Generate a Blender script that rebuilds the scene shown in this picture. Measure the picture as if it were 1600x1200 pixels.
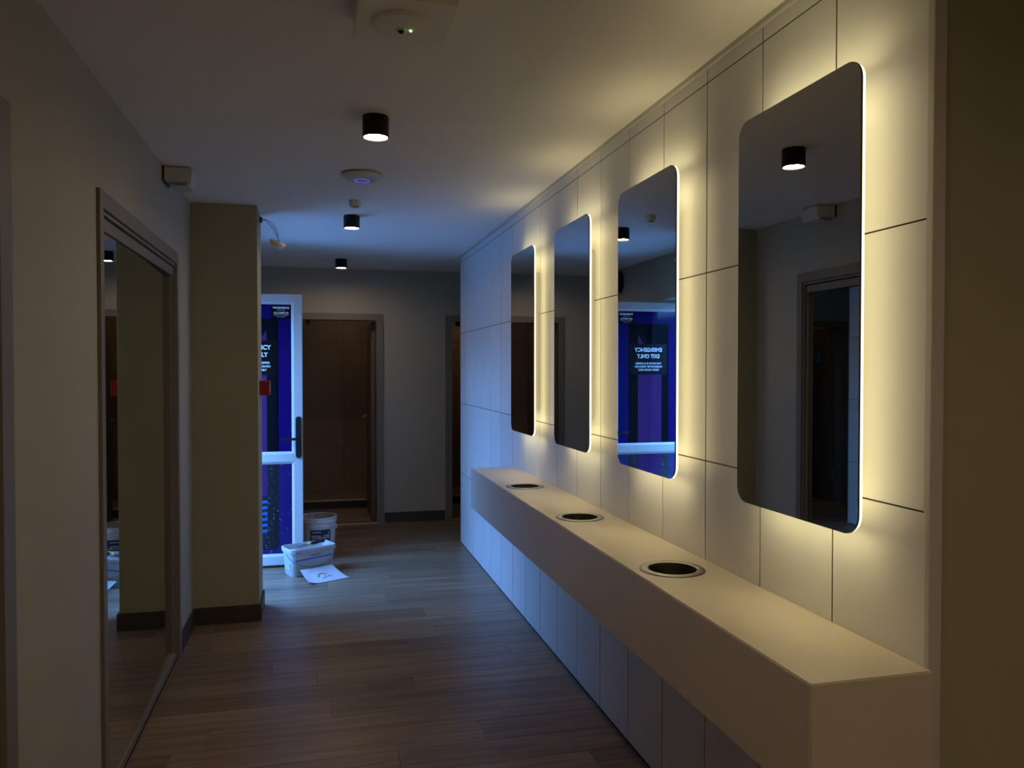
import bpy, bmesh, math, random
from mathutils import Vector, Matrix
random.seed(7)
PI = math.pi
for o in list(bpy.data.objects):
    bpy.data.objects.remove(o)
S = bpy.context.scene
COL = S.collection

# ------------------------------------------------------------------ camera, world, exposure
cam = bpy.data.cameras.new('camera')
cam.sensor_fit = 'HORIZONTAL'
cam.sensor_width = 36.0
cam.lens = 1223.0 / 1600.0 * 36.0
cam.clip_start = 0.02
camo = bpy.data.objects.new('camera', cam)
COL.objects.link(camo)
camo.location = (0, 0, 1.5)
camo.rotation_euler = (math.radians(90 - 1.0906), 0, math.radians(-14.047))
S.camera = camo

S.view_settings.view_transform = 'Standard'
S.view_settings.look = 'None'
S.view_settings.exposure = 1.1
S.view_settings.gamma = 1.0
S.view_settings.use_curve_mapping = False
S.cycles.use_denoising = True
S.cycles.max_bounces = 10
S.cycles.diffuse_bounces = 6
S.cycles.glossy_bounces = 6
S.cycles.sample_clamp_indirect = 4.0

SKY_STRENGTH = 14.0
LED_BACK = 0.66
LED_SIDE = 0.8
LED_ENDS = 13.0
DL_L = 66.0
LED_COL = (1.0, 0.85, 0.45)

w = bpy.data.worlds.new('sky')
S.world = w
w.use_nodes = True
nt = w.node_tree
bg = nt.nodes['Background']
tc = nt.nodes.new('ShaderNodeTexCoord')
sx = nt.nodes.new('ShaderNodeSeparateXYZ')
rp = nt.nodes.new('ShaderNodeValToRGB')
nt.links.new(tc.outputs['Generated'], sx.inputs[0])
nt.links.new(sx.outputs['Z'], rp.inputs[0])
nt.links.new(rp.outputs[0], bg.inputs[0])
rp.color_ramp.elements[0].color = (0.16, 0.43, 1.0, 1)
rp.color_ramp.elements[1].color = (0.10, 0.32, 1.0, 1)
bg.inputs[1].default_value = SKY_STRENGTH

# light portal in the open exit doorway (guides sampling of the sky, gives no light of its own)
pl = bpy.data.lights.new('doorway_portal', 'AREA')
pl.shape = 'RECTANGLE'
pl.size = 0.92
pl.size_y = 2.08
pl.cycles.is_portal = True
plo = bpy.data.objects.new('doorway_portal', pl)
COL.objects.link(plo)
plo.location = (-0.965, 5.67, 1.04)
plo.rotation_euler = (PI/2, 0, -PI/2)


# ------------------------------------------------------------------ materials
def mat(name, col, rough=0.5, metal=0.0, spec=0.5, noise=0.0, scale=8.0, bump=0.0, coat=0.0,
        emit=None, estr=0.0, rnd=0.0):
    m = bpy.data.materials.new(name)
    m.use_nodes = True
    t = m.node_tree
    b = t.nodes['Principled BSDF']
    b.inputs['Base Color'].default_value = (*col, 1)
    b.inputs['Roughness'].default_value = rough
    b.inputs['Metallic'].default_value = metal
    b.inputs['Specular IOR Level'].default_value = spec
    if coat:
        b.inputs['Coat Weight'].default_value = coat
        b.inputs['Coat Roughness'].default_value = 0.08
    if emit:
        b.inputs['Emission Color'].default_value = (*emit, 1)
        b.inputs['Emission Strength'].default_value = estr
    if noise or bump or rnd:
        c = t.nodes.new('ShaderNodeTexCoord')
        n = t.nodes.new('ShaderNodeTexNoise')
        n.inputs['Scale'].default_value = scale
        n.inputs['Detail'].default_value = 5
        t.links.new(c.outputs['Object'], n.inputs['Vector'])
        if noise:
            r = t.nodes.new('ShaderNodeMapRange')
            r.inputs['From Min'].default_value = 0.3
            r.inputs['From Max'].default_value = 0.7
            r.inputs['To Min'].default_value = 1 - noise
            r.inputs['To Max'].default_value = 1 + noise
            t.links.new(n.outputs['Fac'], r.inputs['Value'])
            h = t.nodes.new('ShaderNodeHueSaturation')
            h.inputs['Color'].default_value = (*col, 1)
            if rnd:
                oi = t.nodes.new('ShaderNodeObjectInfo')
                ma = t.nodes.new('ShaderNodeMapRange')
                ma.inputs['To Min'].default_value = 1 - rnd
                ma.inputs['To Max'].default_value = 1 + rnd
                t.links.new(oi.outputs['Random'], ma.inputs['Value'])
                mu = t.nodes.new('ShaderNodeMath')
                mu.operation = 'MULTIPLY'
                t.links.new(r.outputs[0], mu.inputs[0])
                t.links.new(ma.outputs[0], mu.inputs[1])
                t.links.new(mu.outputs[0], h.inputs['Value'])
            else:
                t.links.new(r.outputs[0], h.inputs['Value'])
            t.links.new(h.outputs[0], b.inputs['Base Color'])
        if bump:
            bp = t.nodes.new('ShaderNodeBump')
            bp.inputs['Strength'].default_value = bump
            bp.inputs['Distance'].default_value = 0.002
            t.links.new(n.outputs['Fac'], bp.inputs['Height'])
            t.links.new(bp.outputs[0], b.inputs['Normal'])
    return m


def wood_mat(name, dark, light, axis_scale, rough=0.42):
    m = bpy.data.materials.new(name)
    m.use_nodes = True
    t = m.node_tree
    b = t.nodes['Principled BSDF']
    L = t.links.new
    c = t.nodes.new('ShaderNodeTexCoord')
    oi = t.nodes.new('ShaderNodeObjectInfo')
    mp = t.nodes.new('ShaderNodeMapping')
    mp.inputs['Scale'].default_value = axis_scale
    cb = t.nodes.new('ShaderNodeMath'); cb.operation = 'MULTIPLY'; cb.inputs[1].default_value = 57.0
    L(oi.outputs['Random'], cb.inputs[0])
    L(cb.outputs[0], mp.inputs['Location'])
    L(c.outputs['Object'], mp.inputs['Vector'])
    n1 = t.nodes.new('ShaderNodeTexNoise')
    n1.inputs['Scale'].default_value = 1.0
    n1.inputs['Detail'].default_value = 7
    n1.inputs['Roughness'].default_value = 0.62
    n1.inputs['Distortion'].default_value = 0.8
    L(mp.outputs[0], n1.inputs['Vector'])
    r = t.nodes.new('ShaderNodeValToRGB')
    r.color_ramp.elements[0].position = 0.32
    r.color_ramp.elements[0].color = (*dark, 1)
    r.color_ramp.elements[1].position = 0.62
    r.color_ramp.elements[1].color = (*light, 1)
    L(n1.outputs['Fac'], r.inputs[0])
    h = t.nodes.new('ShaderNodeHueSaturation')
    ma = t.nodes.new('ShaderNodeMapRange')
    ma.inputs['To Min'].default_value = 0.78
    ma.inputs['To Max'].default_value = 1.2
    L(oi.outputs['Random'], ma.inputs['Value'])
    L(ma.outputs[0], h.inputs['Value'])
    L(r.outputs[0], h.inputs['Color'])
    L(h.outputs[0], b.inputs['Base Color'])
    b.inputs['Roughness'].default_value = rough
    bp = t.nodes.new('ShaderNodeBump')
    bp.inputs['Strength'].default_value = 0.25
    bp.inputs['Distance'].default_value = 0.001
    L(n1.outputs['Fac'], bp.inputs['Height'])
    L(bp.outputs[0], b.inputs['Normal'])
    return m


def speckle_mat(name, base, spot, scale, thr, rough=0.25):
    """colour with small splashes of another colour (plaster drips)"""
    m = mat(name, base, rough)
    t = m.node_tree
    b = t.nodes['Principled BSDF']
    c = t.nodes.new('ShaderNodeTexCoord')
    n = t.nodes.new('ShaderNodeTexNoise')
    n.inputs['Scale'].default_value = scale
    n.inputs['Detail'].default_value = 3
    n.inputs['Roughness'].default_value = 0.7
    t.links.new(c.outputs['Object'], n.inputs['Vector'])
    r = t.nodes.new('ShaderNodeValToRGB')
    r.color_ramp.elements[0].position = thr
    r.color_ramp.elements[0].color = (*base, 1)
    r.color_ramp.elements[1].position = thr + 0.03
    r.color_ramp.elements[1].color = (*spot, 1)
    t.links.new(n.outputs['Fac'], r.inputs[0])
    t.links.new(r.outputs[0], b.inputs['Base Color'])
    return m


M = dict(
    paint=mat('wall_paint', (0.42, 0.40, 0.33), 0.75, noise=0.04, scale=2, bump=0.06),
    olive=mat('olive_paint', (0.36, 0.34, 0.22), 0.75, noise=0.04, scale=2, bump=0.06),
    ceil=mat('ceiling_paint', (0.84, 0.80, 0.74), 0.8, noise=0.02, scale=2),
    tile=mat('white_tile', (0.72, 0.71, 0.69), 0.34, noise=0.045, scale=1.6, bump=0.05, rnd=0.03),
    grout=mat('dark_grout', (0.03, 0.025, 0.02), 0.9),
    trim=mat('tile_trim', (0.55, 0.53, 0.48), 0.4),
    bench=mat('bench_solid_surface', (0.60, 0.53, 0.43), 0.42, noise=0.03, scale=3),
    base=mat('dark_skirting', (0.055, 0.043, 0.034), 0.55),
    frame=mat('grey_frame', (0.20, 0.178, 0.15), 0.5),
    darkgap=mat('shadow_gap', (0.02, 0.018, 0.016), 0.8),
    plank=wood_mat('vinyl_plank', (0.120, 0.080, 0.049), (0.25, 0.176, 0.110), (1.6, 26.0, 4.0), 0.36),
    black=mat('black_metal', (0.010, 0.009, 0.009), 0.5, spec=0.25),
    blackpl=mat('black_plastic', (0.01, 0.01, 0.012), 0.4),
    white=mat('white_plastic', (0.62, 0.60, 0.56), 0.45),
    grey=mat('grey_plastic', (0.50, 0.50, 0.48), 0.5),
    pvc=mat('white_door_frame', (0.48, 0.46, 0.44), 0.35),
    steel=mat('brushed_steel', (0.27, 0.255, 0.235), 0.36, metal=1.0, noise=0.06, scale=40),
    steeldark=mat('dark_steel_liner', (0.36, 0.32, 0.26), 0.30, metal=1.0),
    chrome=mat('chrome', (0.7, 0.7, 0.7), 0.12, metal=1.0),
    mirror=mat('mirror_glass', (0.56, 0.57, 0.55), 0.0, metal=1.0),
    mirror2=mat('mirror_glass_left', (0.56, 0.57, 0.54), 0.0, metal=1.0),
    medge=mat('mirror_edge', (0.03, 0.03, 0.025), 0.3),
    led=mat('mirror_led_diffuser', (0.8, 0.8, 0.7), 0.6, emit=LED_COL, estr=LED_BACK),
    ledends=mat('mirror_led_ends', (0.8, 0.8, 0.7), 0.6, emit=LED_COL, estr=LED_ENDS),
    ledside=mat('mirror_led_edge', (0.8, 0.8, 0.7), 0.6, emit=(1.0, 0.86, 0.55), estr=LED_SIDE),
    lamp=mat('downlight_diffuser', (0.9, 0.85, 0.8), 0.6, emit=(1.0, 0.74, 0.50), estr=DL_L),
    lampdim=mat('dim_downlight_diffuser', (0.9, 0.85, 0.8), 0.6, emit=(1.0, 0.70, 0.45), estr=DL_L*0.35),
    lampfill=mat('fill_lamp_diffuser', (0.9, 0.85, 0.8), 0.6, emit=(1.0, 0.74, 0.50), estr=DL_L*3.0),  # stronger glow for the added fill lamps behind the camera
    green=mat('green_led', (0.2, 0.6, 0.2), 0.5, emit=(0.25, 1.0, 0.2), estr=2.0),
    blue=mat('blue_led', (0.1, 0.1, 0.6), 0.5, emit=(0.08, 0.10, 1.0), estr=0.5),
    violet=mat('violet_vinyl', (0.011, 0.0045, 0.085), 0.06, spec=0.12),
    vblack=mat('black_vinyl', (0.003, 0.003, 0.006), 0.06, spec=0.12),
    purple=mat('purple_vinyl', (0.060, 0.016, 0.085), 0.06, spec=0.12),
    cyan=mat('blue_vinyl', (0.015, 0.09, 0.30), 0.25),
    violets=speckle_mat('violet_vinyl_splashed', (0.013, 0.0055, 0.095), (0.2, 0.25, 0.4), 45, 0.66),
    vblacks=speckle_mat('black_vinyl_splashed', (0.006, 0.006, 0.012), (0.15, 0.2, 0.25), 50, 0.62),
    sticker=mat('black_sticker', (0.003, 0.003, 0.005), 0.2, spec=0.2),
    letter=mat('white_lettering', (0.75, 0.75, 0.78), 0.5),
    red=mat('red_plastic', (0.40, 0.008, 0.012), 0.35),
    purplecap=mat('purple_cap', (0.10, 0.03, 0.16), 0.5),
    beige=mat('beige_plastic', (0.80, 0.64, 0.50), 0.5),
    wire=mat('grey_wire', (0.16, 0.14, 0.13), 0.5),
    ctile=mat('brown_tile', (0.26, 0.19, 0.135), 0.45, noise=0.10, scale=3, rnd=0.05),
    leaf=mat('brown_laminate', (0.16, 0.125, 0.10), 0.45, noise=0.05, scale=3),
    teal=mat('teal_sign', (0.01, 0.20, 0.30), 0.4),
    strip=mat('metal_threshold', (0.75, 0.66, 0.52), 0.35, metal=0.6),
    step=mat('dark_step', (0.03, 0.024, 0.02), 0.6),
    pail=speckle_mat('white_pail_plastic', (0.44, 0.44, 0.44), (0.26, 0.26, 0.27), 16, 0.66, 0.4),
    bucket=speckle_mat('dirty_bucket_plastic', (0.56, 0.54, 0.51), (0.40, 0.37, 0.33), 14, 0.60, 0.45),
    filler=mat('wet_filler', (0.30, 0.31, 0.33), 0.7, noise=0.3, scale=25, bump=0.6),
    crust=mat('dried_crust', (0.36, 0.32, 0.28), 0.8, noise=0.35, scale=22, bump=0.6),
    navy=mat('navy_label', (0.014, 0.02, 0.05), 0.4),
    bluetext=mat('blue_print', (0.10, 0.13, 0.42), 0.5),
    yellow=mat('yellow_grip', (0.75, 0.55, 0.08), 0.5),
    paper=mat('white_card', (0.46, 0.45, 0.45), 0.5),
    sketch=mat('brown_print', (0.22, 0.15, 0.09), 0.6),
    greyprint=mat('grey_print', (0.40, 0.38, 0.38), 0.6),
    ground=mat('outdoor_concrete', (0.25, 0.25, 0.25), 0.9, noise=0.15, scale=3),
    skyblock=mat('sky_blocker_dark', (0.08, 0.08, 0.08), 0.8, noise=0.1, scale=4),  # dark tone of the added wall that screens the low sky
)


# ------------------------------------------------------------------ geometry helpers
def obj(name, bm, m, parent=None, bevel=0.0, seg=2, smooth=False):
    me = bpy.data.meshes.new(name)
    if bevel:
        bmesh.ops.bevel(bm, geom=[e for e in bm.edges], offset=bevel, segments=seg, affect='EDGES', profile=0.5)
    bmesh.ops.recalc_face_normals(bm, faces=bm.faces)
    bm.to_mesh(me)
    bm.free()
    if smooth:
        for p in me.polygons:
            p.use_smooth = True
        try:
            me.set_sharp_from_angle(angle=math.radians(35))
        except Exception:
            pass
    if isinstance(m, (list, tuple)):
        for q in m:
            me.materials.append(q)
    else:
        me.materials.append(m)
    o = bpy.data.objects.new(name, me)
    COL.objects.link(o)
    if parent is not None:
        o.parent = parent
        o.matrix_parent_inverse = Matrix.Identity(4)
    return o


def BX(*boxes):
    """bmesh of boxes, each (x0,x1,y0,y1,z0,z1)"""
    bm = bmesh.new()
    for b in boxes:
        add_box(bm, *b)
    return bm


def add_box(bm, x0, x1, y0, y1, z0, z1):
    v = [bm.verts.new(p) for p in ((x0, y0, z0), (x1, y0, z0), (x1, y1, z0), (x0, y1, z0),
                                   (x0, y0, z1), (x1, y0, z1), (x1, y1, z1), (x0, y1, z1))]
    for f in ((3, 2, 1, 0), (4, 5, 6, 7), (0, 1, 5, 4), (1, 2, 6, 5), (2, 3, 7, 6), (3, 0, 4, 7)):
        bm.faces.new([v[i] for i in f])
    return v


def lathe(bm, prof, c=(0, 0, 0), n=32, sx=1, sy=1):
    """closed-ended revolve about Z; prof = [(r,z),...]"""
    rings = []
    for r, z in prof:
        if r < 1e-6:
            rings.append([bm.verts.new((c[0], c[1], c[2] + z))])
        else:
            rings.append([bm.verts.new((c[0] + sx*r*math.cos(2*PI*i/n), c[1] + sy*r*math.sin(2*PI*i/n), c[2] + z))
                          for i in range(n)])
    for a, b in zip(rings, rings[1:]):
        for i in range(n):
            j = (i + 1) % n
            if len(a) == 1 and len(b) == 1:
                continue
            if len(a) == 1:
                bm.faces.new((a[0], b[j], b[i]))
            elif len(b) == 1:
                bm.faces.new((a[i], a[j], b[0]))
            else:
                bm.faces.new((a[i], a[j], b[j], b[i]))
    return bm


def rrect(w, h, r, n=8):
    """rounded rectangle outline centred on 0,0"""
    pts = []
    for cx, cy, a0 in ((w/2 - r, h/2 - r, 0), (-w/2 + r, h/2 - r, PI/2), (-w/2 + r, -h/2 + r, PI), (w/2 - r, -h/2 + r, 1.5*PI)):
        for i in range(n + 1):
            a = a0 + PI/2*i/n
            pts.append((cx + r*math.cos(a), cy + r*math.sin(a)))
    return pts


def prism(bm, pts, d0, d1, place):
    """extrude a 2-D outline between depths d0 and d1; place(u,v,d)->xyz"""
    a = [bm.verts.new(place(u, v, d0)) for u, v in pts]
    b = [bm.verts.new(place(u, v, d1)) for u, v in pts]
    n = len(pts)
    bm.faces.new(a)
    bm.faces.new(b[::-1])
    for i in range(n):
        bm.faces.new((a[i], a[(i+1) % n], b[(i+1) % n], b[i]))
    return bm


def ring_prism(bm, po, pi, d0, d1, place):
    n = len(po)
    q = [[bm.verts.new(place(u, v, d)) for u, v in p] for p in (po, pi) for d in (d0, d1)]
    o0, o1, i0, i1 = q
    for k in range(n):
        j = (k + 1) % n
        bm.faces.new((o0[k], o0[j], o1[j], o1[k]))
        bm.faces.new((i0[j], i0[k], i1[k], i1[j]))
        bm.faces.new((o0[j], o0[k], i0[k], i0[j]))
        bm.faces.new((o1[k], o1[j], i1[j], i1[k]))
    return bm


def tube(bm, pts, r, n=8):
    pts = [Vector(p) for p in pts]
    rings = []
    for i, p in enumerate(pts):
        d = (pts[min(i+1, len(pts)-1)] - pts[max(i-1, 0)]).normalized()
        a = d.cross(Vector((0, 0, 1)))
        if a.length < 1e-3:
            a = d.cross(Vector((1, 0, 0)))
        a.normalize()
        b = d.cross(a)
        rings.append([bm.verts.new(p + r*(math.cos(2*PI*k/n)*a + math.sin(2*PI*k/n)*b)) for k in range(n)])
    for A, B in zip(rings, rings[1:]):
        for k in range(n):
            bm.faces.new((A[k], A[(k+1) % n], B[(k+1) % n], B[k]))
    bm.faces.new(rings[0])
    bm.faces.new(rings[-1][::-1])
    return bm


def text(name, s, size, m, parent, fn, bold=0.0, width=None, align='CENTER'):
    """flat lettering turned into a thin mesh; fn maps (u,v) on the sign to xyz"""
    cu = bpy.data.curves.new(name, 'FONT')
    cu.body = s
    cu.size = size
    cu.align_x = align
    cu.align_y = 'CENTER'
    cu.offset = bold
    cu.resolution_u = 3
    to = bpy.data.objects.new(name + '_tmp', cu)
    COL.objects.link(to)
    dg = bpy.context.evaluated_depsgraph_get()
    me = bpy.data.meshes.new_from_object(to.evaluated_get(dg))
    bpy.data.objects.remove(to)
    if width:
        xs = [v.co.x for v in me.vertices]
        k = width/(max(xs) - min(xs))
        for v in me.vertices:
            v.co.x *= k
    for v in me.vertices:
        v.co = Vector(fn(v.co.x, v.co.y))
    me.materials.clear()
    me.materials.append(m)
    me.name = name
    o = bpy.data.objects.new(name, me)
    COL.objects.link(o)
    o.parent = parent
    return o


def thing(name, label, cat, loc=(0, 0, 0), group=None, rz=0.0):
    o = bpy.data.objects.new(name, None)
    o.empty_display_size = 0.05
    COL.objects.link(o)
    o.location = loc
    o.rotation_euler = (0, 0, rz)
    o['label'] = label
    o['category'] = cat
    if group:
        o['group'] = group
    return o


def tag(o, label, cat, group=None):
    o['label'] = label
    o['category'] = cat
    if group:
        o['group'] = group
    return o


def struct(o, label=None):
    o['kind'] = 'structure'
    if label:
        o['label'] = label
    return o


def copy_tree(o, parent=None):
    c = o.copy()
    COL.objects.link(c)
    if parent is not None:
        c.parent = parent
    for ch in list(o.children):
        copy_tree(ch, c)
    return c


# ------------------------------------------------------------------ room numbers (metres; camera stands at x=0,y=0)
XR, XL = 1.21, -0.705          # tiled wall, painted left wall
H = 2.468
Y0, Y1 = 1.338, 6.66          # tiled wall ends
YN, YN2, XN = 4.875, 5.19, -0.335   # pier (end of the left wall)
YF = 7.70                     # far wall face
XE, XEO = -0.60, -0.95        # exit wall faces
T = 0.12

# ------------------------------------------------------------------ floor
floor = struct(obj('floor', BX((-1.0, 3.2, -1.7, 7.8, -0.12, -0.008)), M['darkgap']), 'brown wood-look plank floor of the corridor')
PW, PLN = 0.182, 1.22
plank_mesh = {}


def plank(x0, x1, y0):
    L = round(x1 - x0, 3)
    if L < 0.02:
        return
    if L not in plank_mesh:
        bm = bmesh.new()
        add_box(bm, -L/2 + 0.0007, L/2 - 0.0007, -PW/2 + 0.0007, PW/2 - 0.0007, -0.008, 0.0)
        o = obj('plank', bm, M['plank'], floor, bevel=0.0007, seg=1)
        plank_mesh[L] = o
    else:
        o = plank_mesh[L].copy()
        COL.objects.link(o)
    o.location = ((x0 + x1)/2, y0 + PW/2, 0)


row = 0
y = 0.52
while y < YF - 0.01:
    xa = XL if y + PW < YN else XEO + 0.02
    xb = XR if Y0 - 0.1 < y < Y1 - 0.1 else 2.3
    if y < 0.9:
        xa, xb = XL, 1.4
    off = random.uniform(0, PLN)
    x = xa
    e = xa + max(0.15, off)
    while x < xb - 1e-4:
        e = min(e, xb)
        plank(round(x, 3), round(e, 3), y)
        x, e = e, e + PLN
    y += PW
    row += 1

# ------------------------------------------------------------------ ceiling
struct(obj('ceiling', BX((-1.0, 3.2, -1.7, 9.4, H, H + 0.1)), M['ceil']), 'pale painted ceiling over the corridor')

# ------------------------------------------------------------------ tiled wall on the right
wr = struct(obj('wall_right', BX((XR + 0.0014, XR + 0.15, Y0 + 0.012, Y1 - 0.003, -0.05, H)), M['grout']), 'tall wall of large off-white tiles behind the bench')
tile_cache = {}


def tile(ya, yb, za, zb):
    k = (round(yb - ya, 4), round(zb - za, 4))
    if k not in tile_cache:
        bm = bmesh.new()
        g, gz = 0.0026, 0.0019
        add_box(bm, -0.004, 0.004, -k[0]/2 + g, k[0]/2 - g, -k[1]/2 + gz, k[1]/2 - gz)
        o = obj('tile', bm, M['tile'], wr, bevel=0.0005, seg=1)
        tile_cache[k] = o
    else:
        o = tile_cache[k].copy()
        COL.objects.link(o)
    o.location = (XR + 0.004 + random.uniform(-0.0003, 0.0003), (ya + yb)/2, (za + zb)/2)


ys = [Y0 + 0.004, 1.642]
while ys[-1] + 0.3186 < Y1 - 0.02:
    ys.append(ys[-1] + 0.3186)
ys.append(Y1)
zs = [0.004, 0.605, 1.206, 1.807, 2.409, H - 0.014]
for ya, yb in zip(ys, ys[1:]):
    for za, zb in zip(zs, zs[1:]):
        tile(ya, yb, za, zb)
obj('edge_trim', BX((XR, XR + 0.031, Y0 - 0.005, Y0 + 0.0135, 0.0, H)), M['trim'], wr, bevel=0.002, seg=2)
obj('far_edge_trim', BX((XR - 0.001, XR + 0.15, Y1 - 0.002, Y1 + 0.004, 0.0, H)), M['trim'], wr)
struct(obj('trim_1', BX((XR - 0.010, XR + 0.004, Y0, Y1, H - 0.016, H + 0.002)), M['trim'], None, bevel=0.003, seg=2), 'slim trim where the tiled wall meets the ceiling')

# painted return beside the camera, rooms closing the space out of view
struct(obj('wall_near', BX((XR + 0.03, 3.2, Y0, Y0 + 0.15, -0.05, H)), M['olive']), 'dark olive painted wall at the near end of the tiled wall')
struct(obj('wall_back', BX((-1.0, 3.2, -1.7, -1.6, -0.05, H)), M['paint']))
struct(obj('wall_side', BX((3.1, 3.2, -1.6, 9.4, -0.05, H)), M['paint']))
struct(obj('wall_passage', BX((XR + 0.15, 3.2, Y1 - 0.12, Y1, -0.05, H)), M['paint']))

# ------------------------------------------------------------------ left wall (door opening beside the camera at its near end) and pier
struct(obj('wall_left', BX((XL - 0.2, XL - 0.05, -1.6, YN, -0.05, H), (XL - 0.05, XL, -1.6, 2.87, -0.05, H), (XL - 0.05, XL, 4.37, YN, -0.05, H), (XL - 0.05, XL, 2.87, 4.37, 2.06, H)), M['paint']), 'grey olive painted wall on the left')
struct(obj('wall_pier', BX((XL - 0.2, XN, YN, YN2, -0.05, H)), M['olive'], None, bevel=0.003, seg=2), 'dark olive painted pier at the end of the left wall')

d4 = struct(obj('door_4', BX((XL - 0.001, XL + 0.018, 1.992, 2.062, 0, 2.05), (XL - 0.001, XL + 0.018, 1.0, 2.062, 2.05, 2.118), (XL - 0.001, XL + 0.018, 1.0, 1.07, 0, 2.05)), M['frame']),
            'grey door surround at the left edge of the left wall')
obj('door_leaf', BX((XL - 0.001, XL + 0.006, 1.07, 1.992, 0.005, 2.05)), M['leaf'], d4, bevel=0.002, seg=1)

# exit wall with its opening
EY0, EY1, EZ = YN2, 6.17, 2.09
struct(obj('wall_exit', BX((XEO, XE, EY1, YF + 0.05, -0.05, H), (XEO, XE, YN2, EY1, EZ, H), (XEO, XL - 0.2, YN, YN2, -0.05, H)), M['paint']), 'painted outer wall with the exit doorway')

# far wall with two openings
D1 = (-0.16, 0.58)
D2 = (1.30, 1.85)
DZ = 1.985
struct(obj('wall_far', BX((-0.95, D1[0], YF, YF + T, -0.05, H), (D1[1], D2[0], YF, YF + T, -0.05, H), (D2[1], 3.15, YF, YF + T, -0.05, H),
                          (D1[0], D1[1], YF, YF + T, DZ, H), (D2[0], D2[1], YF, YF + T, DZ, H)), M['paint']), 'dim painted wall closing the end of the corridor')
struct(obj('trim_2', BX((-0.6, 3.1, YF - 0.006, YF + 0.002, H - 0.008, H)), M['trim']), 'thin pale bead along the top of the far wall')

# baseboards
BH = 0.098
struct(obj('baseboard_left', BX((XL - 0.002, XL + 0.012, 4.395, YN - 0.012, 0, BH)), M['base']))
struct(obj('baseboard_pier', BX((XL, XN + 0.012, YN - 0.012, YN + 0.001, 0, BH), (XN - 0.001, XN + 0.012, YN, YN2 + 0.0, 0, BH)), M['base']))
struct(obj('baseboard_far', BX((D1[1] + 0.062, D2[0] - 0.062, YF - 0.012, YF + 0.001, 0, BH)), M['base']))
struct(obj('baseboard_exit', BX((XE - 0.001, XE + 0.012, EY1 + 0.02, YF, 0, BH)), M['base']))
struct(obj('baseboard_near', BX((XR + 0.04, 3.1, Y0 - 0.012, Y0 + 0.001, 0, BH)), M['base']))

# ------------------------------------------------------------------ shower cubicles behind the far wall
YB = 9.25


def cubicle(x0, x1, side, label):
    wl = struct(obj('wall_' + side, BX((x0 - 0.05, x1 + 0.05, YB, YB + 0.1, -0.05, H)), M['grout']), label)
    fl = struct(obj('floor_' + side, BX((x0, x1, YF - 0.001, 8.62, -0.1, 0.0)), M['ctile']), 'dim cubicle floor')
    st = struct(obj('trim_' + side, BX((x0, x1, 8.60, YB, -0.1, 0.085)), M['step']), 'dark raised shower step')
    obj('step_tread', BX((x0, x1, 8.64, YB, 0.085, 0.09)), M['ctile'], st)
    obj('step_nosing', BX((x0, x1, 8.592, 8.64, 0.082, 0.092)), M['strip'], st)
    cache = {}
    for (xa, xb) in zip((x0, x0 + 0.55), (x0 + 0.55, x1)):
        for k in range(4):
            za, zb = max(0.09, 0.604*k), min(H, 0.604*(k+1))
            bm = BX((xa + 0.0015, xb - 0.0015, YB - 0.009, YB + 0.001, za + 0.0015, zb - 0.0015))
            obj('tile', bm, M['ctile'], wl, bevel=0.001, seg=1)
    # side walls
    struct(obj('wall_' + side + '_partition', BX((x0 - 0.05, x0, YF + T, YB, -0.05, H), (x1, x1 + 0.05, YF + T, YB, -0.05, H)), M['ctile']))


cubicle(-0.24, 0.88, 'cubicle_one', 'brown tiled back wall of the first shower cubicle')
cubicle(1.02, 2.05, 'cubicle_two', 'brown tiled back wall of the second shower cubicle')


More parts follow.
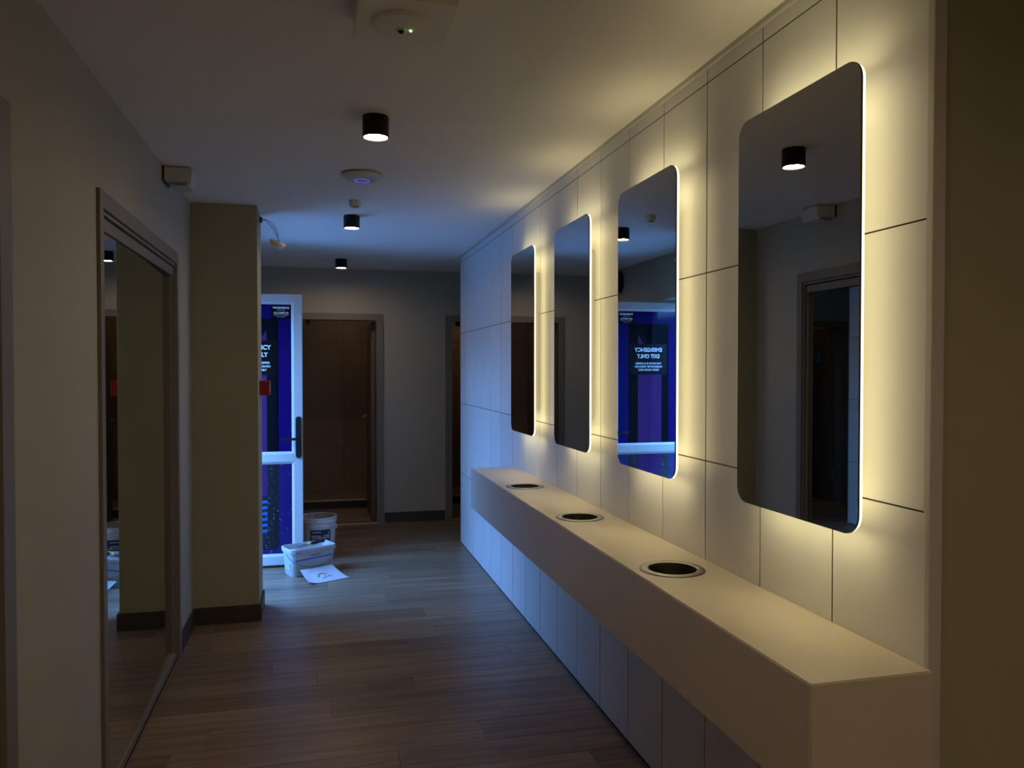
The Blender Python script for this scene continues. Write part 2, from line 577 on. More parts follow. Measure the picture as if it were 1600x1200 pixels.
def shower_door(n, x0, x1, label, sign=None):
    d = struct(obj('door_%d' % n, BX((x0 - 0.055, x0 + 0.012, YF - 0.014, YF + T + 0.01, 0, DZ + 0.05), (x1 - 0.012, x1 + 0.055, YF - 0.014, YF + T + 0.01, 0, DZ + 0.05),
                              (x0 + 0.012, x1 - 0.012, YF - 0.014, YF + T + 0.01, DZ - 0.012, DZ + 0.05)), M['frame']), label)
    lf = obj('door_leaf', BX((x1 - 0.055, x1 - 0.015, YF + T + 0.015, YF + T + 0.015 + min(0.70, x1 - x0 - 0.02), 0.012, DZ - 0.02)), M['leaf'], d, bevel=0.002, seg=1)
    yh = YF + T + 0.015 + min(0.70, x1 - x0 - 0.02) - 0.06
    bm = bmesh.new()
    tube(bm, [(x1 - 0.054, yh, 1.0), (x1 - 0.105, yh, 1.0)], 0.009, 10)
    tube(bm, [(x1 - 0.10, yh + 0.005, 1.0), (x1 - 0.10, yh - 0.10, 1.0)], 0.008, 10)
    obj('lever_handle', bm, M['chrome'], lf, smooth=True)
    for z in (0.25, 1.75):
        bm = bmesh.new()
        lathe(bm, [(0, 0), (0.008, 0), (0.008, 0.1), (0, 0.1)], (x1 - 0.02, YF + T + 0.012, z), 10)
        obj('hinge', bm, M['chrome'], d, smooth=True)
    obj('threshold', BX((x0 + 0.012, x1 - 0.012, YF - 0.01, YF + 0.03, -0.002, 0.006)), M['strip'], d)
    if sign:
        bm = bmesh.new()
        prism(bm, [(0.085*math.cos(2*PI*k/40), 0.085*math.sin(2*PI*k/40)) for k in range(40)], x1 - 0.058, x1 - 0.0545, lambda u, v, dd: (dd, 8.05 + u, 1.63 + v))
        sg = obj('round_sign', bm, M['teal'], lf)
        sg['label'] = 'round teal sign reading 03'
        text('lettering', sign, 0.075, M['letter'], lf, lambda u, v: (x1 - 0.0585, 8.05 - u, 1.605 + v), 0.001)
        bm = bmesh.new()
        pq = [(-0.03, 0.0), (-0.005, 0.018), (0.03, 0.022), (0.012, 0.010), (0.03, 0.004)]
        prism(bm, pq, x1 - 0.0590, x1 - 0.0581, lambda u, v, dd: (dd, 8.05 - u, 1.665 + v))
        obj('sign_symbol', bm, M['letter'], lf)
    # door closer arm seen at the head of the opening
    obj('closer', BX((x0 + 0.07, x0 + 0.10, YF + 0.03, YF + 0.13, DZ - 0.055, DZ - 0.012)), M['black'], d)
    return d


shower_door(1, *D1, 'shower cubicle doorway behind the white exit door with its brown leaf open inward')
shower_door(2, *D2, 'shower cubicle doorway half hidden by the far end of the tiled wall', '03')

# ------------------------------------------------------------------ outside the exit door
struct(obj('pavement', BX((-9, XEO, -14, 20, -0.2, -0.03)), M['ground']), 'pale concrete outside the exit door')
struct(obj('wall_sky_blocker', BX((-5.0, -4.8, -14, 20, -0.1, 2.6)), M['skyblock']), 'added unseen wall outside the exit door, blocking the low sky')  # added out of view so low sky does not shine through the doorway

# ------------------------------------------------------------------ exit door (white leaf standing open at right angles to the outer wall)
LX0, LX1 = -0.90, -0.10
LY0, LY1 = 6.125, 6.165
d3 = struct(obj('door_3', BX((XEO, XEO + 0.06, EY0, EY0 + 0.05, 0, EZ), (XEO, XEO + 0.06, EY1 - 0.04, EY1, 0, EZ), (XEO, XEO + 0.06, EY0 + 0.05, EY1 - 0.04, EZ - 0.02, EZ)), M['pvc']),
            'white framed exit door standing open with a violet printed glass leaf')
R0, R1, R2, R3, R4, R5 = 0.022, 0.09, 0.80, 0.862, 2.002, 2.062
for nm, b in (('stile', (LX1 - 0.065, LX1, LY0, LY1, R0, R5)), ('stile', (LX0, LX0 + 0.065, LY0, LY1, R0, R5)),
              ('rail', (LX0 + 0.065, LX1 - 0.065, LY0, LY1, R4, R5)), ('rail', (LX0 + 0.065, LX1 - 0.065, LY0, LY1, R2, R3)),
              ('rail', (LX0 + 0.065, LX1 - 0.065, LY0, LY1, R0, R1))):
    obj(nm, BX(b), M['pvc'], d3, bevel=0.003, seg=2)
GX0, GX1 = LX0 + 0.065, LX1 - 0.065


def bead(z0, z1):
    bm = bmesh.new()
    # sloped glazing bead, a mitred frame
    o = [(GX0, z0), (GX1, z0), (GX1, z1), (GX0, z1)]
    i = [(GX0 + 0.016, z0 + 0.016), (GX1 - 0.016, z0 + 0.016), (GX1 - 0.016, z1 - 0.016), (GX0 + 0.016, z1 - 0.016)]
    vo = [bm.verts.new((x, LY0 + 0.002, z)) for x, z in o]
    vi = [bm.verts.new((x, LY0 + 0.013, z)) for x, z in i]
    wo = [bm.verts.new((x, LY0 + 0.018, z)) for x, z in o]
    wi = [bm.verts.new((x, LY0 + 0.018, z)) for x, z in i]
    for k in range(4):
        j = (k + 1) % 4
        bm.faces.new((vo[k], vo[j], vi[j], vi[k]))
        bm.faces.new((vi[k], vi[j], wi[j], wi[k]))
        bm.faces.new((wo[j], wo[k], wi[k], wi[j]))
        bm.faces.new((vo[j], vo[k], wo[k], wo[j]))
    obj('glazing_bead', bm, M['pvc'], d3)


bead(R1, R2)
bead(R3, R4)
yg = LY0 + 0.016
up = obj('glass_pane', BX((GX0, GX1, yg, yg + 0.012, R3, R4)), M['violet'], d3)
up['label'] = 'upper pane with violet printed film'
lo = obj('glass_pane', BX((GX0, GX1, yg, yg + 0.012, R1, R2)), M['violets'], d3)
lo['label'] = 'lower pane with splashed violet film'


def film(name, pane, m, pts, off=0.0006):
    bm = bmesh.new()
    prism(bm, pts, yg - off, yg + 0.0002, lambda u, v, d: (u, d, v))
    return obj(name, bm, m, pane)


def rc(x0, x1, z0, z1):
    return [(x0, z0), (x1, z0), (x1, z1), (x0, z1)]


film('black_print', up, M['vblack'], rc(-0.64, -0.276, R3, 1.88))
film('purple_print', up, M['purple'], [(-0.575, R3), (-0.360, R3), (-0.360, 1.795), (-0.425, 1.69), (-0.575, 1.69)], 0.0010)
film('black_print', lo, M['vblacks'], rc(-0.64, -0.276, R1 + 0.05, R2))
film('purple_print', lo, M['purple'], rc(-0.575, -0.360, 0.545, R2), 0.0010)
for k in range(6):
    z = 0.26 + 0.044*k
    film('blue_print', lo, M['cyan'], [(-0.575, z), (-0.360, z + 0.012), (-0.360, z + 0.034), (-0.575, z + 0.024)], 0.0011)
ws = film('warning_sticker', d3, M['sticker'], rc(-0.322, -0.186, 1.882, 1.977), 0.0016)
ws['label'] = 'small black warning sticker'
ybk = yg - 0.0019


def dt(s, x, z, size, width, bold, par):
    return text('lettering', s, size, M['letter'], par, lambda u, v: (x + u, ybk, z + v), bold, width)


dt('WARNING', -0.254, 1.960, 0.023, 0.122, 0.0010, ws)
dt('Protected by', -0.254, 1.942, 0.0085, 0.06, 0.0, ws)
dt('OLYMPUS', -0.254, 1.921, 0.022, 0.108, 0.0005, ws)
dt('SECURITY SYSTEMS', -0.254, 1.905, 0.008, 0.105, 0.0, ws)
dt('24 HRS', -0.254, 1.892, 0.007, 0.06, 0.0, ws)
es = film('exit_sticker', d3, M['sticker'], rc(-0.622, -0.279, 1.455, 1.712), 0.0016)
es['label'] = 'large black emergency exit sticker'
dt('EMERGENCY', -0.455, 1.661, 0.046, 0.250, 0.0014, es)
dt('EXIT ONLY', -0.455, 1.607, 0.046, 0.205, 0.0014, es)
dt('THIS DOOR IS ALARMED', -0.455, 1.547, 0.021, 0.235, 0.0006, es)
dt('PLEASE ENTER THROUGH', -0.455, 1.520, 0.021, 0.246, 0.0006, es)
dt('FRONT DOOR ONLY', -0.455, 1.493, 0.021, 0.190, 0.0006, es)

bm = bmesh.new()
prism(bm, rrect(0.042, 0.315, 0.0205), LY0 - 0.014, LY0 + 0.001, lambda u, v, d: (-0.131 + u, d, 0.985 + v))
hp = obj('handle_plate', bm, M['black'], d3)
bm = bmesh.new()
tube(bm, [(-0.128, LY0 - 0.012, 0.975), (-0.128, LY0 - 0.05, 0.975)], 0.010, 12)
prism(bm, rrect(0.135, 0.020, 0.009, 4), LY0 - 0.060, LY0 - 0.045, lambda u, v, d: (-0.185 + u, d, 0.975 + v))
obj('lever', bm, M['black'], hp)
for z in (0.35, 1.10, 1.80):
    bm = bmesh.new()
    lathe(bm, [(0, 0), (0.011, 0), (0.011, 0.11), (0, 0.11)], (LX0 - 0.004, LY1 + 0.0, z), 12)
    obj('hinge', bm, M['pvc'], d3, smooth=True)

# ------------------------------------------------------------------ back-lit vanity mirrors
XM = 1.135
MW, MZ0, MZ1 = 0.500, 1.136, 2.172
MLAB = ['tall backlit mirror nearest the camera, at the near end of the bench',
        'tall backlit mirror second from the near end, reflecting the exit door',
        'tall backlit mirror third from the near end of the bench',
        'tall narrow-looking backlit mirror at the far end of the row']
for k, yc in enumerate((1.706, 2.597, 3.432, 4.311)):
    if k == 0:
        m1 = thing('vanity_mirror', MLAB[0], 'mirror', (XM, yc, MZ0), 'backlit mirrors above the bench')
        hh = MZ1 - MZ0
        P = lambda u, v, d: (d, u, v + hh/2)
        out = rrect(MW, hh, 0.045, 10)
        bm = bmesh.new()
        prism(bm, out, 0.0, 0.005, P)
        g = obj('mirror_glass', bm, [M['mirror'], M['medge']], m1)
        for p in g.data.polygons:
            if p.normal.x > -0.5:
                p.material_index = 1
        bm = bmesh.new()
        ring_prism(bm, rrect(MW - 0.006, hh - 0.006, 0.043, 10), rrect(MW - 0.024, hh - 0.024, 0.036, 10), 0.005, 0.014, P)
        g = obj('frosted_rim', bm, [M['ledside'], M['ledends']], m1)
        for p in g.data.polygons:
            if abs(p.normal.z) > 0.9 and (p.center.z - hh/2)*p.normal.z > 0:
                p.material_index = 1
        bm = bmesh.new()
        ring_prism(bm, rrect(MW - 0.060, hh - 0.060, 0.034, 10), rrect(MW - 0.200, hh - 0.200, 0.012, 10), 0.005, 0.012, P)
        obj('light_strip', bm, M['led'], m1)
        bm = bmesh.new()
        prism(bm, rrect(MW - 0.202, hh - 0.202, 0.011, 6), 0.005, 0.018, P)
        obj('back_panel', bm, M['white'], m1)
        bm = bmesh.new()
        prism(bm, rrect(MW - 0.27, hh - 0.27, 0.01, 3), 0.018, XR - XM, P)
        obj('mounting_box', bm, M['white'], m1)
    else:
        c = copy_tree(m1)
        c.location = (XM, yc, MZ0)
        c['label'] = MLAB[k]

# ------------------------------------------------------------------ bench with three waste chutes
BXF, BZ0, BZ1, BY0, BY1 = 0.925, 0.643, 0.889, 1.318, 4.745
CH = [(1.052, 2.188), (1.052, 3.052), (1.052, 3.925)]
bm = BX((BXF, XR - 0.001, BY0, BY1, BZ0, BZ1))
bmesh.ops.bevel(bm, geom=[e for e in bm.edges], offset=0.003, segments=2, affect='EDGES')
bmesh.ops.recalc_face_normals(bm, faces=bm.faces)
me = bpy.data.meshes.new('bench_raw'); bm.to_mesh(me); bm.free()
braw = bpy.data.objects.new('bench_raw', me); COL.objects.link(braw)
bm = bmesh.new()
for cx, cy in CH:
    lathe(bm, [(0, -0.20), (0.081, -0.20), (0.081, 0.1), (0, 0.1)], (cx, cy, BZ1), 40)
bmesh.ops.recalc_face_normals(bm, faces=bm.faces)
me2 = bpy.data.meshes.new('cut'); bm.to_mesh(me2); bm.free()
cut = bpy.data.objects.new('cut', me2); COL.objects.link(cut)
md = braw.modifiers.new('b', 'BOOLEAN'); md.operation = 'DIFFERENCE'; md.object = cut; md.solver = 'EXACT'
dg = bpy.context.evaluated_depsgraph_get()
fin = bpy.data.meshes.new_from_object(braw.evaluated_get(dg))
bpy.data.objects.remove(braw); bpy.data.objects.remove(cut)
fin.materials.clear(); fin.materials.append(M['bench'])
bench = bpy.data.objects.new('vanity_bench', fin); COL.objects.link(bench)
tag(bench, 'long thick cream wall-hung bench with three round holes below the mirrors', 'bench')

CLAB = ['round steel waste chute in the bench nearest the camera, the largest-looking one',
        'round steel waste chute in the middle of the cream bench',
        'round steel waste chute nearest the far end of the bench']
for k, (cx, cy) in enumerate(CH):
    if k == 0:
        ch = thing('waste_chute', CLAB[0], 'bin', (cx, cy, BZ1), 'steel waste chutes in the bench')
        bm = bmesh.new()
        lathe(bm, [(0.0735, 0.0), (0.0742, 0.0030), (0.0752, 0.0036), (0.0965, 0.0030), (0.099, 0.0014), (0.099, 0.0002), (0.0735, 0.0)], n=56)
        obj('flange', bm, M['steel'], ch, smooth=True)
        bm = bmesh.new()
        lathe(bm, [(0.0725, 0.002), (0.0735, 0.002), (0.0735, -0.19), (0, -0.19), (0, -0.187), (0.0725, -0.187), (0.0725, 0.002)], n=56)
        obj('liner', bm, M['steeldark'], ch, smooth=True)
    else:
        c = copy_tree(ch)
        c.location = (cx, cy, BZ1)
        c['label'] = CLAB[k]

# ------------------------------------------------------------------ tall framed mirror on the left wall
BOW = 1.1
lm = thing('tall_mirror', 'tall floor-length mirror in a grey frame on the left wall', 'mirror', (XL, 3.6265, 0))
FY0, FY1, FZ = -0.7635, 0.7635, 2.102
obj('outer_frame', BX((-0.001, 0.012, FY0, FY0 + 0.046, 0, FZ), (-0.001, 0.012, FY1 - 0.050, FY1, 0, FZ), (-0.001, 0.012, FY0 + 0.046, FY1 - 0.050, FZ - 0.058, FZ)), M['frame'], lm)
obj('inner_bead', BX((-0.045, 0.003, FY0 + 0.046, FY1 - 0.050, FZ - 0.074, FZ - 0.062), (-0.045, 0.003, FY1 - 0.062, FY1 - 0.054, 0, FZ - 0.074)), M['frame'], lm)
obj('shadow_gap', BX((-0.0495, -0.044, FY0 + 0.03, FY1 - 0.050, 0.0, FZ - 0.06)), M['darkgap'], lm)
# mirrored sash; the thin glass sheet is slightly bowed towards its far side
SA, SB, SZ0, SZ1 = FY0 + 0.030, FY1 - 0.066, 0.006, FZ - 0.082
sash = obj('sash', BX((-0.040, -0.014, SB - 0.012, SB, SZ0, SZ1), (-0.040, -0.004, SA, SB - 0.012, SZ1 - 0.042, SZ1), (-0.040, -0.002, SA, SB - 0.012, SZ0, SZ0 + 0.030)), M['frame'], lm)
yy, xx, prof = SA, -0.0075, []
while yy < SB - 0.012:
    prof.append((xx, yy))
    ya = yy + 3.6265
    sl = 0.15 + (BOW - 0.15)*min(1.0, max(0.0, (ya - 3.45)/0.30))
    st = min(0.03, SB - 0.012 - yy + 1e-6)
    xx -= st*math.tan(math.radians(sl))
    yy += st
prof.append((xx, SB - 0.012))
bm = bmesh.new()
prism(bm, prof + [(x - 0.004, y) for x, y in prof[::-1]], SZ0 + 0.030, SZ1 - 0.042, lambda u, v, d: (u, v, d))
obj('mirror_glass', bm, M['mirror2'], sash, smooth=True)
obj('shadow_line', BX((-0.0395, -0.006, SA, SB - 0.012, SZ1 - 0.047, SZ1 - 0.042)), M['darkgap'], sash)

# ------------------------------------------------------------------ downlights
DL = [(0.225, 1.06, 'black cylinder downlight on the ceiling above the camera'),
      (0.226, 3.06, 'nearest visible black cylinder downlight, the largest-looking on the ceiling'),
      (0.222, 5.06, 'middle black cylinder downlight behind the round access point'),
      (0.218, 7.07, 'farthest black cylinder downlight, close to the far wall'),
      (0.225, -0.94, 'added unseen downlight behind the camera, lighting the near walls'),  # both lamps behind the camera are added, out of view, to brighten the near walls
      (1.95, -0.94, 'added unseen downlight to one side behind the camera, lighting the near walls'),
      (0.32, 8.70, 'black cylinder downlight inside the first shower cubicle'),
      (1.58, 8.70, 'black cylinder downlight inside the second shower cubicle')]
for k, (x, y, lab) in enumerate(DL):
    if k == 0:
        dl = thing('downlight', lab, 'ceiling light', (x, y, H), 'black cylinder downlights')
        bm = bmesh.new()
        lathe(bm, [(0, 0), (0.049, 0), (0.050, -0.002), (0.050, -0.078), (0.0485, -0.080), (0.046, -0.080), (0.045, -0.068), (0, -0.068)], n=40)
        obj('housing', bm, M['black'], dl, smooth=True)
        bm = bmesh.new()
        lathe(bm, [(0, -0.0685), (0.0445, -0.0685), (0.0445, -0.074), (0, -0.074)], n=40)
        obj('diffuser', bm, M['lamp'], dl, smooth=True)
        for sx_ in (-1, 1):
            bm = bmesh.new()
            tube(bm, [(sx_*0.030, -0.039, -0.014), (sx_*0.0315, -0.041, -0.014)], 0.002, 8)
            obj('screw', bm, M['chrome'], dl)
    else:
        c = copy_tree(dl)
        c.location = (x, y, H)
        c['label'] = lab
    if k >= 4:
        for ch_ in (c.children if k else dl.children):
            if ch_.name.startswith('diffuser'):
                ch_.material_slots[0].link = 'OBJECT'
                ch_.material_slots[0].material = M['lampfill' if k < 6 else 'lampdim']

# ------------------------------------------------------------------ other ceiling devices
t = thing('access_point', 'white disc access point with a glowing blue ring on the ceiling', 'device', (0.225, 3.97, H))
bm = bmesh.new()
lathe(bm, [(0, 0), (0.085, 0), (0.100, -0.006), (0.099, -0.012), (0.080, -0.026), (0.050, -0.032), (0, -0.034)], n=48)
obj('disc_cover', bm, M['white'], t, smooth=True)
bm = bmesh.new()
lathe(bm, [(0.034, -0.0325), (0.0345, -0.0338), (0.0375, -0.0336), (0.0378, -0.0320), (0.034, -0.0325)], n=40)
obj('light_ring', bm, M['blue'], t)

t = thing('presence_sensor', 'small white twin-eyed sensor on the ceiling before the middle downlight', 'sensor', (0.222, 4.60, H))
bm = bmesh.new()
lathe(bm, [(0, 0), (0.036, 0), (0.036, -0.022), (0.030, -0.036), (0.012, -0.044), (0, -0.045)], n=32)
obj('sensor_body', bm, M['white'], t, smooth=True)
for dx in (-0.006, 0.010):
    bm = bmesh.new()
    bmesh.ops.create_uvsphere(bm, u_segments=12, v_segments=8, radius=0.0065)
    o = obj('sensor_eye', bm, M['blackpl'], t, smooth=True)
    o.location = (dx, -0.022, -0.038)

t = thing('emergency_light', 'square box on the ceiling with a round fitting and green lamp', 'ceiling light', (0.2315, 2.10, H))
bm = BX((-0.126, 0.126, -0.128, 0.128, -0.048, 0.0))
obj('square_box', bm, M['ceil'], t, bevel=0.002, seg=1)
bm = bmesh.new()
lathe(bm, [(0, -0.0475), (0.080, -0.0475), (0.081, -0.053), (0.076, -0.058), (0.030, -0.063), (0, -0.064)], (-0.005, 0.010, 0), 48)
obj('round_cover', bm, M['ceil'], t, smooth=True)
bm = bmesh.new()
lathe(bm, [(0, -0.060), (0.016, -0.060), (0.014, -0.067), (0.009, -0.069), (0, -0.069)], (-0.010, 0.012, 0), 24)
obj('lens_rim', bm, M['white'], t, smooth=True)
bm = bmesh.new()
bmesh.ops.create_uvsphere(bm, u_segments=14, v_segments=10, radius=0.009)
o = obj('lens', bm, M['blackpl'], t, smooth=True); o.location = (-0.008, 0.010, -0.067)
bm = bmesh.new()
bmesh.ops.create_uvsphere(bm, u_segments=10, v_segments=8, radius=0.0035)
o = obj('indicator_lamp', bm, M['green'], t, smooth=True); o.location = (0.018, 0.012, -0.0645)

# louvred box high on the left wall
t = thing('wall_sounder', 'small white louvred box high on the left wall under the ceiling', 'alarm', (XL, 4.10, 2.42))
bm = bmesh.new()
prof = [(0.0, 0.042), (0.118, 0.042), (0.124, 0.03), (0.118, -0.030), (0.108, -0.040), (0.03, -0.040), (0.0, -0.018)]
prism(bm, prof, -0.075, 0.075, lambda u, v, d: (u + 0.008, d, v))
obj('casing', bm, M['white'], t)
obj('back_plate', BX((0.0, 0.009, -0.078, 0.078, -0.022, 0.045)), M['blackpl'], t)
for k in range(8):
    x = 0.032 + 0.0098*k
    bm = BX((x, x + 0.0045, -0.0765, -0.060, -0.0415, -0.028))
    obj('slot', bm, M['blackpl'], t)
    bm = BX((x, x + 0.0035, -0.0758, -0.0745, -0.028, 0.006))
    obj('louvre', bm, M['grey'], t)

# speaker high on the exit wall
t = thing('wall_speaker', 'black wall speaker with pale octagonal face beside the far wall', 'speaker', (XE, 7.14, 2.34))
bm = bmesh.new()
octo = [(-0.09, 0.045), (-0.045, 0.095), (0.045, 0.095), (0.09, 0.045), (0.09, -0.045), (0.045, -0.095), (-0.045, -0.095), (-0.09, -0.045)]
prism(bm, octo, 0.0, 0.105, lambda u, v, d: (d, u*1.05, v*1.05))
obj('cabinet', bm, M['blackpl'], t, bevel=0.004, seg=1)
bm = bmesh.new()
prism(bm, [(u*0.92, v*0.92) for u, v in octo], 0.105, 0.118, lambda u, v, d: (d, u - 0.012, v))
obj('front_face', bm, M['grey'], t, bevel=0.002, seg=1)
bm = bmesh.new()
bmesh.ops.create_uvsphere(bm, u_segments=10, v_segments=8, radius=0.008)
o = obj('lamp_dot', bm, M['blackpl'], t); o.location = (0.117, 0.0, 0)

# red call point on the side of the pier
t = thing('call_point', 'red manual call point on the side of the olive pier', 'alarm', (XN, 5.03, 1.385))
obj('back_box', BX((0.0, 0.040, -0.046, 0.046, -0.046, 0.046)), M['red'], t, bevel=0.004, seg=2)
obj('front_plate', BX((0.040, 0.060, -0.044, 0.044, -0.044, 0.044)), M['red'], t, bevel=0.004, seg=2)
o = obj('push_pane', BX((0.0595, 0.0612, -0.026, 0.026, -0.022, 0.026)), M['white'], t)

# loose detector hanging by its wires
t = thing('hanging_detector', 'pale dome detector hanging by two wires beside the pier', 'sensor', (XN, 5.08, 2.42))
bm = bmesh.new()
lathe(bm, [(0, 0), (0.018, 0), (0.018, 0.010), (0.013, 0.018), (0, 0.020)], n=20)
o = obj('wall_cap', bm, M['purplecap'], t, smooth=True)
o.rotation_euler = (0, PI/2, 0)
bm = bmesh.new()
lathe(bm, [(0, 0.008), (0.030, 0.008), (0.050, 0.004), (0.051, -0.002), (0.040, -0.024), (0.022, -0.036), (0, -0.037)], n=32)
o = obj('detector_body', bm, M['beige'], t, smooth=True)
o.location = (0.108, -0.005, -0.135)
o.rotation_euler = (math.radians(8), math.radians(22), 0)
for q in (0, 1):
    pts = []
    for i in range(17):
        s = i/16
        x = 0.012 + (0.098 + 0.004*q)*(math.sin(s*PI/2)**(1.0 + 0.25*q))
        z = 0.006 - 0.135*(1 - math.cos(s*PI/2)**(0.8 + 0.7*q))
        pts.append((x, -0.002 - 0.006*q*math.sin(s*PI), z))
    bm = bmesh.new()
    tube(bm, pts, 0.0020, 8)
    obj('wire', bm, M['wire'], t, smooth=True)

# ------------------------------------------------------------------ builder's things on the floor by the exit door
# round bucket
t = thing('round_bucket', 'round white bucket with navy label behind the rectangular pail', 'bucket', (0.005, 6.40, 0.0))
bm = bmesh.new()
lathe(bm, [(0, 0.0), (0.118, 0.0), (0.126, 0.01), (0.141, 0.262), (0.146, 0.263), (0.147, 0.272), (0.142, 0.275), (0.1425, 0.292), (0.149, 0.294), (0.151, 0.305), (0.146, 0.309),
           (0.146, 0.322), (0.150, 0.324), (0.150, 0.334), (0.143, 0.335), (0.140, 0.30), (0.128, 0.06), (0, 0.06)], n=56)
obj('bucket_wall', bm, M['bucket'], t, smooth=True)
bm = bmesh.new()
lathe(bm, [(0, 0.20), (0.06, 0.203), (0.12, 0.207), (0.1372, 0.225), (0.1392, 0.29), (0.1420, 0.328), (0.1385, 0.329), (0.130, 0.24), (0.10, 0.212), (0, 0.21)], n=48)
obj('dried_lining', bm, M['crust'], t, smooth=True)


def wrap(r0, r1, h0, h1, a, z, dr):
    s = (z - h0)/(h1 - h0)
    r = r0 + (r1 - r0)*s + dr
    return (r*math.sin(a), -r*math.cos(a), z)


def wr_b(a, z, dr=0.0):
    return wrap(0.126, 0.141, 0.01, 0.262, a, z, dr)


def patch(bm, a0, a1, z0, z1, dr, fn, skew=0.0, n=14):
    lo_, hi_ = [], []
    for i in range(n + 1):
        a = a0 + (a1 - a0)*i/n
        lo_.append(a); hi_.append(a)
    A = [bm.verts.new(fn(a, z0 + skew*(a - a0), dr)) for a in lo_]
    B = [bm.verts.new(fn(a, z1 + skew*(a - a0), dr)) for a in lo_]
    C = [bm.verts.new(fn(a, z0 + skew*(a - a0), dr - 0.0012)) for a in lo_]
    D = [bm.verts.new(fn(a, z1 + skew*(a - a0), dr - 0.0012)) for a in lo_]
    for i in range(n):
        bm.faces.new((A[i], A[i+1], B[i+1], B[i]))
        bm.faces.new((C[i+1], C[i], D[i], D[i+1]))
        bm.faces.new((A[i+1], A[i], C[i], C[i+1]))
        bm.faces.new((B[i], B[i+1], D[i+1], D[i]))
    bm.faces.new((A[0], B[0], D[0], C[0]))
    bm.faces.new((A[n], C[n], D[n], B[n]))


bm = bmesh.new()
patch(bm, -0.42, 0.80, 0.140, 0.245, 0.0012, wr_b)
lb = obj('label', bm, M['navy'], t, smooth=True)
text('lettering', 'TOTAL-OTE', 0.040, M['letter'], lb, lambda u, v: wr_b(0.17 + u/0.137, 0.186 + v, 0.0022), 0.0006, 0.145)
bm = bmesh.new()
patch(bm, -0.34, 0.20, 0.222, 0.231, 0.0020, wr_b)
obj('label_line', bm, M['greyprint'], lb)
bm = bmesh.new()
pts = [(0.60, 0.210), (0.78, 0.243), (0.80, 0.240), (0.63, 0.208)]
va = [bm.verts.new(wr_b(a, z, 0.0021)) for a, z in pts]
vb = [bm.verts.new(wr_b(a, z, 0.0012)) for a, z in pts]
bm.faces.new(va)
for i in range(4):
    bm.faces.new((va[i], va[(i+1) % 4], vb[(i+1) % 4], vb[i]))
obj('label_stroke', bm, M['letter'], lb)
for s in (-1, 1):
    bm = bmesh.new()
    lathe(bm, [(0, 0), (0.016, 0), (0.014, 0.010), (0, 0.012)], n=16)
    o = obj('handle_boss', bm, M['bucket'], t, smooth=True)
    o.location = (s*0.141, 0, 0.24)
    o.rotation_euler = (0, s*PI/2, 0)

# rectangular pail, turned so that one corner faces the camera
t = thing('rectangular_pail', 'white rectangular tub of filler in front of the open exit door', 'bucket', (-0.060, 5.945, 0.0), rz=math.radians(24))
t.scale = (1.12, 1.08, 1.0)
PH = 0.205


def tub(bm, levels, n=6):
    rings = []
    for (w_, d_, r_, z_) in levels:
        rings.append([bm.verts.new((u, v, z_)) for u, v in rrect(w_, d_, r_, n)])
    for A, B in zip(rings, rings[1:]):
        k = len(A)
        for i in range(k):
            bm.faces.new((A[i], A[(i+1) % k], B[(i+1) % k], B[i]))
    bm.faces.new(rings[0][::-1])
    bm.faces.new(rings[-1])


bm = bmesh.new()
tub(bm, [(0.272, 0.152, 0.03, 0.0), (0.278, 0.158, 0.032, 0.006), (0.300, 0.178, 0.034, PH - 0.034), (0.314, 0.192, 0.036, PH - 0.033), (0.318, 0.196, 0.036, PH - 0.004),
         (0.314, 0.192, 0.036, PH), (0.304, 0.182, 0.034, PH), (0.296, 0.174, 0.032, PH - 0.03), (0.286, 0.166, 0.030, 0.150)])
pw = obj('tub_wall', bm, M['pail'], t, smooth=True)
bm = bmesh.new()
n = 24
vs = {}
for i in range(n + 1):
    for j in range(n + 1):
        u = (i/n - 0.5)*0.280
        v = (j/n - 0.5)*0.160
        vs[i, j] = bm.verts.new((u, v, 0.155 + 0.012*math.sin(u*37 + 1)*math.cos(v*51) + random.uniform(0, 0.008)))
for i in range(n):
    for j in range(n):
        bm.faces.new((vs[i, j], vs[i+1, j], vs[i+1, j+1], vs[i, j+1]))
obj('filler', bm, M['filler'], t, smooth=True)
# smears of filler on the rim and front
for k in range(11):
    u = -0.13 + 0.026*k + random.uniform(-0.008, 0.008)
    r = random.uniform(0.006, 0.013)
    bm = bmesh.new()
    pts = [(u + r*1.4*math.cos(2*PI*i/9)*random.uniform(0.6, 1.2), PH - 0.012 - random.uniform(0, 0.02) + r*math.sin(2*PI*i/9)*random.uniform(0.6, 1.2)) for i in range(9)]
    prism(bm, pts, -0.0995, -0.095, lambda a, b, d: (a, d, b))
    obj('smear', bm, M['greyprint'], t)


def front(u, v, d=0.0):
    # point on the sloping front of the tub
    yy = -(0.079 + (0.089 - 0.079)*(v/(PH - 0.034)))
    return (u, yy - 0.0012 - d, v)


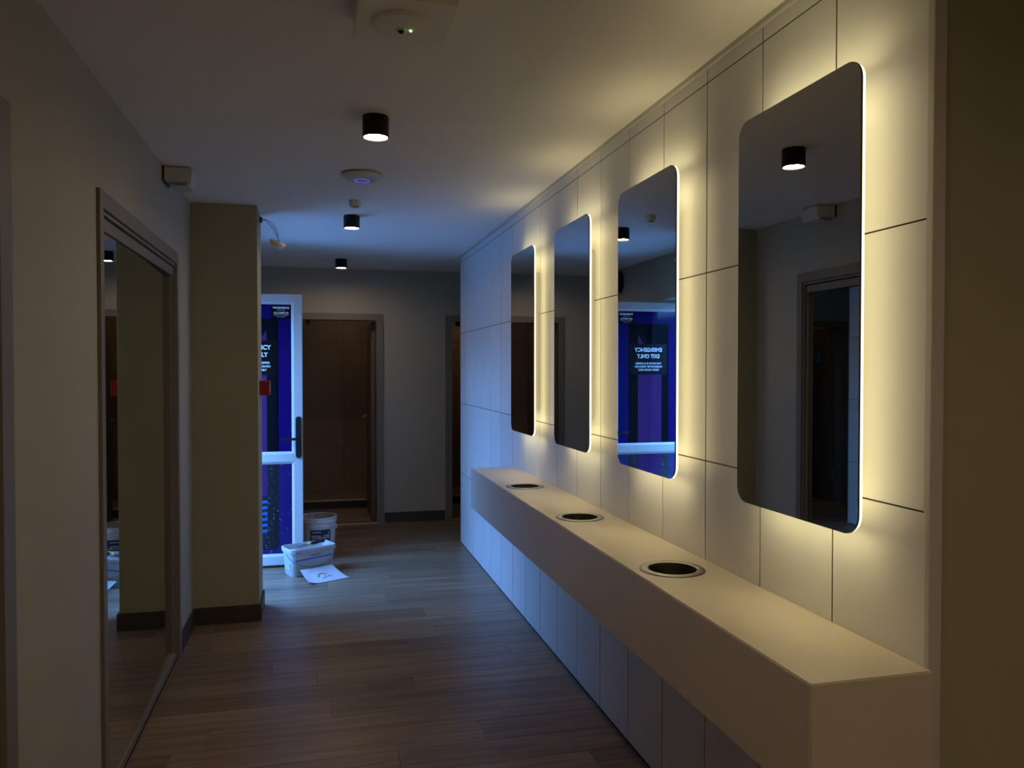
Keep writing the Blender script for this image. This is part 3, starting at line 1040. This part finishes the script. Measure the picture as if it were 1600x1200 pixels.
bm = bmesh.new()
prism(bm, [(-0.125, 0.112), (0.125, 0.126), (0.125, 0.138), (-0.125, 0.124)], 0.0, 0.0015, lambda u, v, d: front(u, v, d - 0.001))
lb = obj('label_band', bm, M['bluetext'], t)
bm = bmesh.new()
prism(bm, [(-0.02, 0.142), (0.05, 0.147), (0.05, 0.154), (-0.02, 0.150)], 0.0, 0.0015, lambda u, v, d: front(u, v, d - 0.001))
obj('label_line', bm, M['sketch'], t)
bm = bmesh.new()
prism(bm, [(-0.045, 0.0), (0.045, 0.0), (0.045, 0.05), (-0.045, 0.055)], 0.0, 0.0015, lambda u, v, d: (-(0.139 + 0.011*(v + 0.04)/0.144) - 0.0008 - d, u, v + 0.045))
obj('side_label', bm, M['pail'], t)
pts = []
for i in range(25):
    s = i/24*PI
    pts.append((-0.158*math.cos(s), -0.012 - 0.098*math.sin(s)**0.6, 0.160 - 0.088*math.sin(s)**0.9))
bm = bmesh.new()
tube(bm, pts, 0.0022, 8)
obj('wire_handle', bm, M['wire'], t, smooth=True)

# filling knife across the tub
t = thing('filling_knife', 'filling knife with black and yellow grip lying across the white tub', 'tool', (-0.030, 5.955, 0.2105), rz=math.radians(26))
bm = bmesh.new()
tub(bm, [(0.010, 0.008, 0.003, -0.050), (0.020, 0.018, 0.008, -0.046), (0.028, 0.021, 0.010, -0.01), (0.025, 0.020, 0.009, 0.03), (0.031, 0.023, 0.011, 0.055), (0.020, 0.016, 0.007, 0.066)], 4)
o = obj('grip', bm, M['blackpl'], t, smooth=True)
o.rotation_euler = (0, PI/2 - 0.10, 0); o.location = (0.03, 0, 0.006)
bm = bmesh.new()
tub(bm, [(0.016, 0.013, 0.006, 0), (0.023, 0.018, 0.008, 0.004), (0.024, 0.018, 0.008, 0.02), (0.016, 0.014, 0.006, 0.025)], 4)
o = obj('collar', bm, M['yellow'], t, smooth=True)
o.rotation_euler = (0, -(PI/2 + 0.10), 0); o.location = (-0.016, 0, 0.0015)
bm = bmesh.new()
prism(bm, [(-0.028, 0.010), (-0.075, 0.032), (-0.115, 0.038), (-0.115, -0.038), (-0.075, -0.032), (-0.028, -0.010)], -0.0008, 0.0008, lambda u, v, d: (u, v, d + 0.0 + (u + 0.03)*0.10))
obj('blade', bm, M['steel'], t)

# curled printed card on the floor
t = thing('curled_card', 'curled white card with a brown sketch on the floor by the tub', 'card', (0.040, 5.750, 0.0), rz=math.radians(26))
CW, CD = 0.275, 0.215


def card(u, v):
    # u across, v away from the camera; the back edge leans up on the tub and both sides curl
    lift = 0.0035 + 0.055*max(0.0, (v/CD))**1.6 + 0.055*max(0.0, -u/CW*2 - 0.45)**2*(1 - v/CD) + 0.012*max(0.0, u/CW*2 - 0.5)*(v/CD)
    return (u + 0.06*(0.5 - v/CD)*(u/CW), v - CD/2, lift)


bm = bmesh.new()
nu, nv = 22, 14
g0, g1 = {}, {}
for i in range(nu + 1):
    for j in range(nv + 1):
        p = card((i/nu - 0.5)*CW, j/nv*CD)
        g0[i, j] = bm.verts.new(p)
        g1[i, j] = bm.verts.new((p[0], p[1], p[2] - 0.0025))
for i in range(nu):
    for j in range(nv):
        bm.faces.new((g0[i, j], g0[i+1, j], g0[i+1, j+1], g0[i, j+1]))
        bm.faces.new((g1[i, j+1], g1[i+1, j+1], g1[i+1, j], g1[i, j]))
for i in range(nu):
    bm.faces.new((g0[i+1, 0], g0[i, 0], g1[i, 0], g1[i+1, 0]))
    bm.faces.new((g0[i, nv], g0[i+1, nv], g1[i+1, nv], g1[i, nv]))
for j in range(nv):
    bm.faces.new((g0[0, j], g0[0, j+1], g1[0, j+1], g1[0, j]))
    bm.faces.new((g0[nu, j+1], g0[nu, j], g1[nu, j], g1[nu, j+1]))
cd = obj('card_sheet', bm, M['paper'], t, smooth=True)


def ink(name, m, outline):
    bm = bmesh.new()
    top = [bm.verts.new((card(u, v)[0], card(u, v)[1], card(u, v)[2] + 0.0012)) for u, v in outline]
    bot = [bm.verts.new((card(u, v)[0], card(u, v)[1], card(u, v)[2] + 0.0002)) for u, v in outline]
    k = len(top)
    bm.faces.new(top)
    for i in range(k):
        bm.faces.new((top[i], top[(i+1) % k], bot[(i+1) % k], bot[i]))
    obj(name, bm, m, cd)


def arc(cx, cy, r0, r1, a0, a1, n=14):
    return [(cx + r0*math.cos(a0 + (a1 - a0)*i/n), cy + r0*math.sin(a0 + (a1 - a0)*i/n)) for i in range(n + 1)] + \
           [(cx + r1*math.cos(a1 + (a0 - a1)*i/n), cy + r1*math.sin(a1 + (a0 - a1)*i/n)) for i in range(n + 1)]


ink('print_arc', M['sketch'], arc(0.0, 0.095, 0.042, 0.030, 0.5, PI + 0.2))
ink('print_curve', M['greyprint'], arc(-0.01, 0.11, 0.092, 0.086, 1.9, PI + 0.9))
for k, (u, v, s) in enumerate(((0.012, 0.07, 0.012), (0.036, 0.075, 0.009), (0.054, 0.078, 0.006), (-0.012, 0.058, 0.008))):
    ink('print_mark', M['navy'] if k else M['sketch'], [(u - s*0.5, v), (u + s*0.3, v - s*0.3), (u + s*0.6, v + s*2.0), (u - s*0.1, v + s*2.6)])
